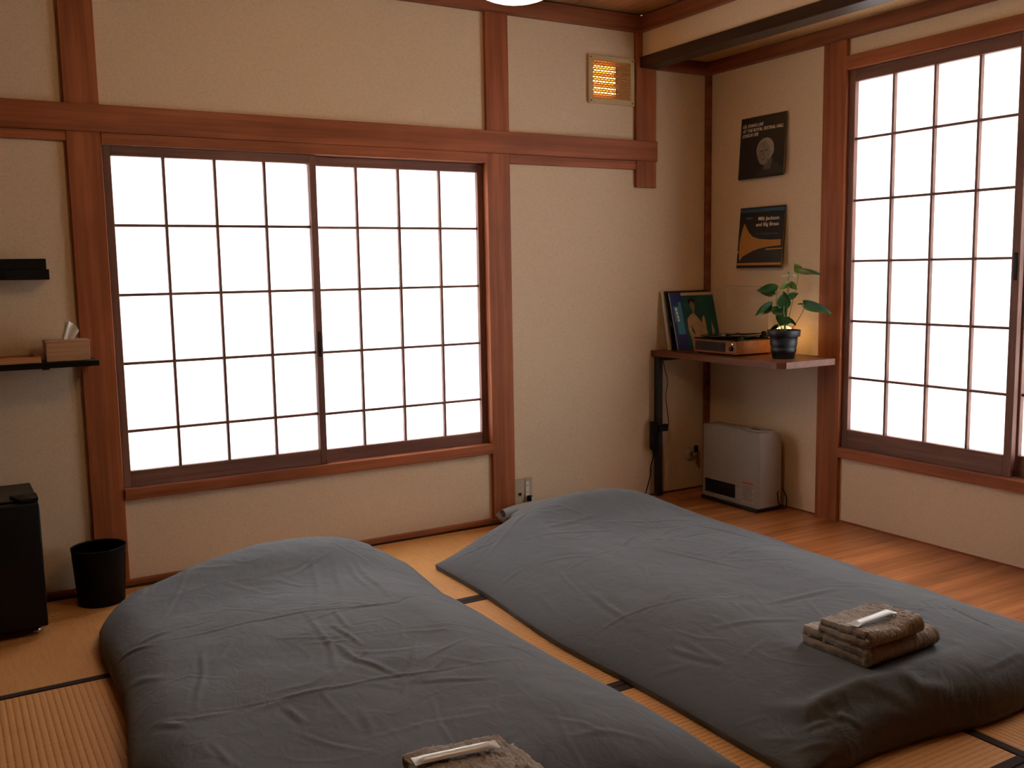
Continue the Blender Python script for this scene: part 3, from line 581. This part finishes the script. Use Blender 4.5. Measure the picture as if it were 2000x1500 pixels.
put('portrait', MB().poly(oval(.172, .122, .043, .060, .12), T, .0010, .0014), 'ink_face', t)
put('portrait', MB().poly(oval(.160, .132, .013, .0045, .1), T, .0014, .0017), 'ink_shade', t); put('portrait', MB().poly(oval(.189, .134, .013, .0045, .1), T, .0014, .0017), 'ink_shade', t)
put('portrait', MB().poly([(.172, .130), (.180, .112), (.166, .110)], T, .0014, .0017), 'ink_shade', t); put('portrait', MB().poly(oval(.172, .092, .015, .0035, .1), T, .0014, .0017), 'ink_shade', t)
put('portrait', MB().poly(oval(.224, .116, .009, .017, -.2), T, .0010, .0015), 'ink_hair', t)
t, T = sleeve('black and orange record sleeve, lower of the two on the wall', -.243, 1.228, 3.118, 3.146)
sh_ = lambda du, dv: (lambda a, b, c: T(du+a, dv+b, c))
put('blue_band', MB().poly([(.0, .286), (.312, .286), (.312, .303), (0, .303)], T, 0, .0004), 'ink_blue', t)
put('blue_band', MB().poly([(.045, .252), (.09, .252), (.09, .262), (.045, .262)], T, 0, .0004), 'ink_blue', t)
text_obj('title_text', 'Milt Jackson', .142, .0185, sh_(.276, .243), 'ink_cream', t, 0, .008, 'R')
text_obj('title_text', 'and Big Brass', .156, .0185, sh_(.276, .213), 'ink_cream', t, 0, .008, 'R')
text_obj('subtitle_text', 'For Someone I Love', .152, .0090, sh_(.276, .170), 'ink_blue_text', t, .25, .004, 'R')
# generic orange flared shape and bars
flare = [(.018, .035), (.012, .080), (.010, .130), (.020, .185), (.036, .232), (.050, .214), (.072, .184), (.104, .160), (.150, .148), (.225, .142), (.300, .142), (.300, .112), (.225, .108), (.160, .100), (.110, .088), (.070, .072), (.040, .060)]
put('orange_print', MB().poly(flare, T, 0, .0004), 'ink_orange', t)
for q in [[(0, .014), (.312, .014), (.312, .026), (0, .026)], [(0, .078), (.012, .078), (.012, .088), (0, .088)], [(.200, .090), (.312, .094), (.312, .099), (.200, .097)]]: put('orange_print', MB().poly(q, T, 0, .0004), 'ink_orange', t)
# ================================================================ ALCOVE SHELF
ZS = .797
cs = thing('alcove_shelf', (2.93, -.46, 0), 'dark wooden shelf board in the alcove on a black metal upright', 'shelf')
brd = [(2.757, .0195), (2.757, -.880), (2.792, -.917), (3.112, -.917), (3.112, -.777), (3.1365, -.777), (3.1365, -.777), (3.1565, -.777), (3.1565, .0195)]
brd = [(2.757, .0190), (2.757, -.885), (2.788, -.917), (3.110, -.917), (3.110, -.780), (3.1560, -.780), (3.1560, -.008), (3.126, -.008), (3.126, .0190)]
put('board', MB().poly(brd, lambda a, b, c: (a, b, c), ZS-.030, ZS), 'shelf_wood', cs)
lg = put('upright', MB().box(2.760, 2.797, -.030, -.002, .0035, ZS-.0305, .001), 'black_metal', cs)
for k in range(14): put('bolt', MB().lathe([(.0045, 0), (.004, .0012), (0, .0014)], (2.7785, -.030, .08+k*.05), 8, M=MXr), 'screw_dark', lg)
put('bracket', MB().box(2.80, 3.125, -.028, -.004, ZS-.055, ZS-.0305, .001), 'black_metal', cs)
put('bracket', MB().box(3.128, 3.156, -.70, -.03, ZS-.050, ZS-.0305, .001), 'black_metal', cs)
ps = thing('power_strip', (2.757, -.04, .25), 'black power strip fixed to the upright of the alcove shelf', 'power strip')
put('case', MB().box(2.726, 2.7595, -.042, -.004, .262, .415, .003), 'black_plastic', ps)
put('plug', MB().box(2.752, 2.815, -.058, -.0315, .362, .400, .005), 'black_plastic', ps)
def smooth(pts, n=10):
    P = [Vector(p) for p in pts]; out = []
    for i in range(len(P)-1):
        a, b, c, d = P[max(0, i-1)], P[i], P[i+1], P[min(len(P)-1, i+2)]
        for k in range(n):
            t = k/n; out.append(.5*((2*b)+(-a+c)*t+(2*a-5*b+4*c-d)*t*t+(-a+3*b-3*c+d)*t**3))
    return out+[P[-1]]
put('plug_cord', MB().tube(smooth([(2.812, -.045, .38), (2.826, -.045, .40), (2.818, -.042, .47), (2.81, -.04, .55), (2.822, -.04, .63), (2.805, -.036, .70), (2.795, -.034, .75), (2.80, -.034, .766)]), .0022, 6), 'cord_black', ps)
put('supply_cord', MB().tube(smooth([(2.743, -.020, .262), (2.742, -.020, .225), (2.726, -.018, .17), (2.722, -.018, .12), (2.700, -.020, .06), (2.680, -.024, .012), (2.66, -.04, .008)]), .0032, 6), 'cord_black', ps)
# --- records leaning in the corner
def record(label, x0, yb, lean, th, cover, size=.314, w=.310):
    v = Vector((0, math.sin(lean), math.cos(lean))); u = Vector((1, 0, 0)); n = u.cross(v); O = Vector((x0, yb, ZS+.0008+th*math.sin(lean)))
    T = lambda a, b, c: O+u*a+v*b+n*c
    t = thing('record', O, label, 'record', 'records leaning on the alcove shelf')
    put('sleeve', MB().poly([(0, 0), (w, 0), (w, size), (0, size)], T, -th, 0), cover, t); return t, T
t, T = record('cream record sleeve leaning hindmost against the wall', 2.813, -.055, .197, .005, 'cover_cream', .312); put('opening', MB().poly([(.0, .002), (.0, .310), (-.0005, .310), (-.0005, .002)], T, -.004, -.001), 'cover_edge', t)
t, T = record('thick black record sleeve between the cream and the teal ones', 2.832, -.072, .209, .010, 'cover_black', .318); put('spine_print', MB().poly([(-.0006, .02), (-.0006, .29), (0, .29), (0, .02)], T, -.008, -.004), 'ink_shade', t)
put('cover_print', MB().poly([(.004, .13), (.022, .12), (.020, .15), (.008, .155)], T, 0, .0004), 'ink_shade', t)
t, T = record('teal record sleeve with a figure in a white shirt and a navy paper band', 2.843, -.100, .262, .005, 'cover_teal', .312)
put('title_strip', MB().poly([(.0, .296), (.310, .296), (.310, .312), (0, .312)], T, 0, .0004), 'cover_cream', t)
ob = put('paper_band', MB().poly([(-.0006, 0), (.082, 0), (.082, .3125), (-.0006, .3125)], T, .0004, .0010), 'obi_navy', t)
put('band_panel', MB().poly([(.026, .085), (.074, .085), (.074, .262), (.052, .262), (.052, .238), (.016, .238), (.016, .150), (.026, .150)], T, .0010, .0014), 'obi_teal', ob)
for k, (a, b, c, d) in enumerate([(.028, .212, .040, .230), (.030, .192, .042, .208), (.032, .172, .044, .188), (.034, .156, .046, .168)]): put('band_mark', MB().poly([(a, b), (c, b), (c, d), (a, d)], T, .0014, .0018), 'ink_cream', ob)
put('band_edge', MB().poly([(-.0012, 0), (.003, 0), (.003, .3126), (-.0012, .3126)], T, .0010, .0014), 'cover_cream', ob)
shirt = [(.112, .0), (.108, .06), (.098, .110), (.102, .165), (.122, .185), (.150, .200), (.170, .180), (.190, .155), (.200, .140), (.208, .170), (.222, .185), (.228, .150), (.226, .100), (.232, .060), (.228, .0)]
put('figure_print', MB().poly(shirt, T, 0, .0004), 'ink_shirt', t); put('figure_print', MB().poly([(.143, .196), (.157, .197), (.160, .225), (.146, .225)], T, .0004, .0007), 'ink_skin', t)
put('figure_print', MB().poly(oval(.150, .238, .017, .025, .1), T, .0007, .0010), 'ink_skin', t); put('figure_print', MB().poly(oval(.148, .262, .024, .018, .1), T, .0004, .0006), 'cover_black', t)
put('figure_print', MB().poly([(.120, .135), (.128, .120), (.142, .085), (.138, .078), (.124, .100)], T, .0004, .0007), 'cover_teal', t); put('figure_print', MB().poly([(.262, .06), (.275, .07), (.280, .10), (.268, .150), (.264, .10)], T, 0, .0004), 'ink_shirt', t)
# --- record player
rp = thing('record_player', (2.965, -.395, ZS), 'brown wooden record player with a clear lid standing open', 'record player')
QX0, QX1, QY0, QY1 = 2.833, 3.085, -.552, -.232; z0 = ZS+.006; z1 = ZS+.073
put('case', MB().box(QX0, QX1, QY0, QY1, z0, z1, .004), 'turntable_wood', rp)
for fx in (QX0+.025, QX1-.025):
    for fy in (QY0+.03, QY1-.03): put('foot', MB().lathe([(.010, 0), (.011, .005), (.011, .0062)], (fx, fy, ZS), 12), 'black_plastic', rp)
put('speaker_grille', MB().box(QX0-.0012, QX0+.001, QY0+.082, QY1-.014, z0+.011, z1-.009, .001), 'grille_cloth', rp)
MXm = Matrix.Rotation(-PI/2, 3, 'Y')
put('knob', MB().lathe([(.0125, 0), (.012, .009), (.010, .0105), (0, .0105)], (QX0, QY0+.038, z0+.030), 20, M=MXm), 'black_plastic', rp)
put('indicator', MB().lathe([(.0025, 0), (.002, .0015), (0, .0018)], (QX0, QY0+.034, z0+.053), 10, M=MXm), 'led_white', rp)
put('deck', MB().box(QX0+.004, QX1-.004, QY0+.004, QY1-.004, z1, z1+.006, .001), 'black_satin', rp)
pc = (2.955, -.375); pl = put('platter', MB().lathe([(.098, 0), (.100, .003), (.100, .008), (.097, .010), (0, .010)], (*pc, z1+.006), 40), 'black_plastic', rp)
put('disc', MB().lathe([(.150, .0), (.1505, .001), (.150, .002), (.054, .0022), (.003, .0022)], (*pc, z1+.0165), 56), 'vinyl', pl); put('disc_label', MB().lathe([(.050, .0), (.050, .0006), (.003, .0006)], (*pc, z1+.0188), 32), 'record_label', pl)
put('spindle', MB().lathe([(.003, 0), (.003, .010), (0, .012)], (*pc, z1+.019), 10), 'chrome', pl)
ar = put('tonearm', MB().tube(smooth([(3.045, -.520, z1+.030), (2.985, -.505, z1+.030), (2.915, -.455, z1+.027), (2.895, -.430, z1+.024)]), .0032, 8), 'black_satin', rp)
put('arm_base', MB().lathe([(.022, 0), (.022, .014), (.014, .018), (.012, .034), (0, .036)], (3.045, -.520, z1+.006), 20), 'black_plastic', ar); put('headshell', MB().box(2.882, 2.900, -.438, -.416, z1+.020, z1+.030, .002), 'black_plastic', ar)
put('clip', MB().box(2.86, 2.885, -.545, -.525, z1+.006, z1+.022, .002), 'black_plastic', rp)
ld = MB(); lz0, lz1 = z1+.008, z1+.265; lx = 3.088
ld.box(lx, lx+.003, QY0+.006, QY1-.006, lz0, lz1, .0008)
ld.box(lx-.040, lx, QY0+.006, QY0+.009, lz0, lz1, .0006).box(lx-.040, lx, QY1-.009, QY1-.006, lz0, lz1, .0006).box(lx-.040, lx, QY0+.009, QY1-.009, lz1-.003, lz1, .0006)
L_ = put('lid', ld, 'clear_acrylic', rp)
put('lid_rim', MB().box(lx-.040, lx+.0031, QY0+.0058, QY1-.0058, lz1, lz1+.0008), 'lid_edge', L_)
for fy in (QY0+.0055, QY1-.0063): put('lid_rim', MB().box(lx-.0408, lx-.0396, fy, fy+.0008, lz0, lz1), 'lid_edge', L_)
for fy in (QY0+.06, QY1-.06): put('hinge', MB().box(3.080, 3.094, fy-.012, fy+.012, z1-.012, z1+.020, .002), 'black_plastic', L_)
# --- small glowing lamp behind the plant
lm = thing('table_lamp', (3.035, -.665, ZS), 'small glowing globe lamp behind the potted plant', 'lamp')
put('base', MB().lathe([(.034, 0), (.035, .004), (.032, .010), (.012, .016), (.010, .045), (.018, .052)], (3.035, -.665, ZS), 28), 'brass', lm)
put('globe', MB().lathe([(.016, .052), (.034, .062), (.045, .080), (.048, .100), (.044, .120), (.032, .137), (.016, .146), (0, .148)], (3.035, -.665, ZS), 28), 'bulb_warm', lm)
# --- potted plant
PX, PY = 2.935, -.757
pp = thing('potted_plant', (PX, PY, ZS), 'green anthurium in a ribbed slate-black pot at the front of the alcove shelf', 'plant')
pot = [(.050, 0), (.052, .002), (.0555, .028), (.0585, .029), (.0600, .052), (.0585, .053), (.0600, .056), (.0640, .078), (.0630, .080), (.0650, .103), (.0690, .104), (.0765, .106), (.0785, .134), (.0770, .1365), (.0735, .135), (.0700, .112), (0, .112)]
put('pot', MB().lathe(pot, (PX, PY, ZS), 48), 'pot_slate', pp); put('soil', MB().lathe([(.0708, 0), (.0708, .004), (.04, .009), (0, .010)], (PX, PY, ZS+.112), 24), 'soil', pp)
def leaf(base, tip, width, side, mat, cup=.15, droop=.12, heart=.16):
    width = width*1.45
    """heart-shaped blade from the petiole joint to the tip; side is the direction of its left half"""
    B, Tp = Vector(base), Vector(tip); ax = Tp-B; L = ax.length; ax.normalize(); sd = Vector(side); sd = (sd-ax*sd.dot(ax)).normalized(); nv = ax.cross(sd)
    if nv.z < 0: nv = -nv
    N, K = 15, 8; P = []
    for i in range(N):
        t = i/(N-1); wv = math.sin(PI*min(1, (t*.93+.07))**.62)**.85*(1-t**5*.2); row = []
        for k in range(-K, K+1):
            s = k/K; back = heart*L*abs(s)*(1-abs(s)*.45)*1.5*(1-t)**3
            q = B+ax*(L*t-back)+sd*(s*wv*width/2)+nv*(cup*width*(s*s)*.5-droop*L*t*t+.012*L*math.sin(6*t+3*s))
            row.append(q)
        P.append(row)
    mb = MB().grid(P, True); mb.grid([[q-nv*.0009 for q in r] for r in P], True, True); return put('leaf', mb, mat, pp)
def stem(pts, r, mat='stem_green'): put('stem', MB().tube(smooth(pts, 6), r, 7), mat, pp)
c0 = lambda dx=0, dy=0: (PX+dx, PY+dy, ZS+.118)
H = (.72, -.69, 0); V = (0, 0, 1); TO = (-.69, -.72, 0)
def mixv(a, b, k): return tuple(a[i]+k*b[i] for i in range(3))
leaf((2.894, -.718, 1.047), (2.832, -.668, 1.006), .046, mixv(V, TO, .7), 'leaf_green'); stem([c0(-.006, .002), (2.915, -.738, .99), (2.894, -.718, 1.045)], .0022)
leaf((2.905, -.730, 1.118), (2.842, -.672, 1.122), .060, mixv(TO, V, 1.1), 'leaf_green', droop=.05); stem([c0(-.004, .004), (2.912, -.735, 1.03), (2.909, -.732, 1.09), (2.903, -.729, 1.117)], .0022)
leaf((2.926, -.765, 1.046), (2.924, -.762, 1.118), .044, H, 'leaf_green', droop=-.05); stem([c0(-.002, -.004), (2.926, -.764, 1.0), (2.926, -.765, 1.046)], .0022)
leaf((2.954, -.775, 1.088), (2.982, -.800, 1.108), .030, mixv(V, TO, .7), 'leaf_green'); stem([c0(.004, 0), (2.944, -.768, 1.02), (2.954, -.775, 1.088)], .0018)
leaf((2.952, -.771, 1.150), (2.918, -.741, 1.128), .034, mixv(TO, V, .9), 'leaf_light'); leaf((2.954, -.773, 1.150), (2.978, -.797, 1.124), .036, mixv(TO, V, .9), 'leaf_light'); stem([c0(.002, .004), (2.946, -.766, 1.03), (2.952, -.771, 1.150)], .0022)
leaf((2.950, -.770, 1.190), (2.921, -.742, 1.184), .032, mixv(TO, V, .25), 'spathe_pale', droop=.02); leaf((2.951, -.771, 1.190), (2.974, -.792, 1.185), .030, mixv(TO, V, .25), 'spathe_pale', droop=.02); stem([c0(.0, -.002), (2.944, -.763, 1.06), (2.949, -.769, 1.186)], .0024)
put('spadix', MB().tube([(2.9495, -.7695, 1.188), (2.949, -.769, 1.200), (2.9485, -.7685, 1.208)], [.0026, .0026, .0012], 8), 'spadix_brown', pp)
leaf((2.984, -.802, 1.210), (2.966, -.786, 1.246), .030, mixv(H, TO, .4), 'leaf_light', droop=0); leaf((2.984, -.802, 1.209), (3.052, -.872, 1.194), .044, mixv(TO, V, .5), 'leaf_green', droop=.03); stem([c0(.008, -.004), (2.962, -.782, 1.06), (2.976, -.796, 1.15), (2.983, -.801, 1.208)], .0018)
leaf((3.004, -.822, 1.050), (3.090, -.908, 1.016), .056, mixv(TO, V, .8), 'leaf_mint', droop=.10); leaf((3.006, -.823, 1.051), (2.980, -.799, 1.054), .030, mixv(TO, V, .3), 'leaf_green', droop=.0); stem([c0(.018, -.014), (2.978, -.796, .97), (2.998, -.815, 1.02), (3.005, -.823, 1.049)], .0017, 'spadix_brown')
leaf((2.926, -.770, .998), (2.912, -.752, .952), .052, H, 'leaf_green', droop=-.08); leaf((2.944, -.768, .985), (2.976, -.798, .958), .030, mixv(TO, V, .7), 'leaf_green'); leaf((2.914, -.738, .950), (2.886, -.716, .936), .030, mixv(TO, V, .6), 'leaf_green')
leaf((2.912, -.738, 1.046), (2.928, -.760, .992), .050, H, 'leaf_green', droop=-.05); stem([c0(.002, .006), (2.922, -.745, 1.0), (2.912, -.738, 1.046)], .002); stem([c0(-.004, -.006), (2.930, -.765, .975), (2.926, -.770, .998)], .0018); stem([c0(.006, -.002), (2.944, -.768, .985)], .0016); stem([c0(-.01, .002), (2.914, -.738, .950)], .0016)
# ================================================================ ALCOVE FLOOR
gh = thing('gas_fan_heater', (3.02, -.40, .0035), 'silver fan heater standing on the wooden floor under the alcove shelf', 'heater')
GX0, GX1, GY0, GY1 = 2.942, 3.100, -.598, -.190; gz0, gz1 = .024, .408
prof = [(GX0+.010, gz0), (GX1, gz0), (GX1, gz1-.055), (GX1-.022, gz1-.008), (GX1-.040, gz1), (GX0+.010, gz1)]
put('body', MB().poly(prof, lambda a, b, c: (a, c, b), GY0, GY1), 'heater_side', gh)
fp = MB(); ox0, ox1, oz0, oz1 = GY1-.245, GY1-.016, gz0+.020, gz0+.092   # outlet opening along y, z
fp.box(GX0, GX0+.011, GY0, GY1, oz1, gz1+.002, .003).box(GX0, GX0+.011, GY0, GY1, gz0-.002, oz0, .002).box(GX0, GX0+.011, GY0, ox0, oz0, oz1).box(GX0, GX0+.011, ox1, GY1, oz0, oz1)
put('front_panel', fp, 'heater_silver', gh)
put('base', MB().box(GX0-.012, GX1+.004, GY0-.004, GY1+.004, .0035, .024, .004), 'heater_dark', gh)
og = put('outlet_back', MB().box(GX0+.0080, GX0+.0098, ox0, ox1, oz0, oz1), 'heater_dark', gh)
for k in range(6): zz = oz0+.008+k*.0112; put('louver', MB().box(GX0+.002, GX0+.0078, ox0+.001, ox1-.001, zz, zz+.0022), 'black_plastic', og)
put('control_panel', MB().box(GX0+.030, GX1-.030, GY0+.012, GY0+.150, gz1, gz1+.004, .001), 'heater_side', gh); put('display', MB().box(GX0+.055, GX0+.085, GY0+.062, GY0+.116, gz1+.004, gz1+.0052, .0005), 'heater_dark', gh)
for k in range(3): put('button', MB().box(GX0+.060, GX0+.074, GY0+.020+k*.013, GY0+.029+k*.013, gz1+.004, gz1+.0055, .0005), 'heater_silver', gh)
lb = put('warning_label', MB().box(GX0-.0006, GX0+.001, GY0+.028, GY0+.118, gz0+.018, gz0+.128), 'heater_side', gh)
put('label_heading', MB().box(GX0-.0010, GX0-.0006, GY0+.034, GY0+.114, gz0+.111, gz0+.125), 'print_red', lb)
for k in range(8):
    zz = gz0+.100-k*.0102; put('label_line', MB().box(GX0-.0010, GX0-.0006, GY0+.034+(k % 3)*.006, GY0+.112, zz, zz+.0042), 'print_grey', lb)
put('power_cord', MB().tube(smooth([(GX1-.02, GY0-.001, .10), (GX1-.035, GY0-.012, .085), (GX1-.030, GY0-.016, .04), (GX1+.005, GY0-.014, .008), (GX1+.030, GY0-.008, .012), (GX1+.036, GY0-.002, .06), (GX1+.010, GY0-.001, .11)]), .0028, 6), 'cord_black', gh)
gv = thing('gas_valve', (3.045, .01, .17), 'round white gas valve with brass tap on the alcove wall', 'gas valve')
put('wall_plate', MB().lathe([(.036, 0), (.034, .008), (.026, .013), (0, .013)], (3.030, .0195, .200), 28, M=MXr), 'valve_white', gv)
tp = put('tap', MB().lathe([(.013, 0), (.013, .020), (.017, .022), (.017, .034), (.010, .040), (0, .040)], (3.038, .0065, .200), 18, M=MXr), 'brass', gv); put('nozzle', MB().tube([(3.038, -.018, .200), (3.044, -.024, .176), (3.046, -.026, .160)], .008, 12), 'chrome', tp)
put('tap_handle', MB().box(3.034, 3.054, -.030, -.010, .216, .252, .004), 'black_plastic', gv); put('handle_stem', MB().tube([(3.042, -.020, .205), (3.043, -.020, .220)], .006, 10), 'chrome', gv)
# ================================================================ PENDANT LAMP
LP = Vector((.835, -1.80, 1.937)); R0 = .175
pn = thing('pendant_lamp', (LP.x, LP.y, LP.z), 'round white paper lantern glowing at the top edge of the picture', 'lamp')
prof = []
for k in range(61):
    t = -PI/2+PI*k/60; r = R0*max(0, math.cos(t))**.92; prof.append((max(r, .012 if k == 60 else .0)*(1+.010*math.cos(k*PI)), LP.z+R0*.88*(1+math.sin(t))))
put('shade', MB().lathe(prof, (LP.x, LP.y, 0), 48), 'lantern_paper', pn)
top = LP.z+R0*1.76
put('cap', MB().lathe([(.045, 0), (.045, .006), (.012, .018), (.010, .04)], (LP.x, LP.y, top), 20), 'black_plastic', pn); put('cord', MB().tube([(LP.x, LP.y, top+.03), (LP.x, LP.y, ZC-.02)], .003, 8), 'cord_black', pn)
put('ceiling_rose', MB().lathe([(.012, 0), (.040, .008), (.045, .020)], (LP.x, LP.y, ZC-.0205), 24), 'outlet_white', pn)
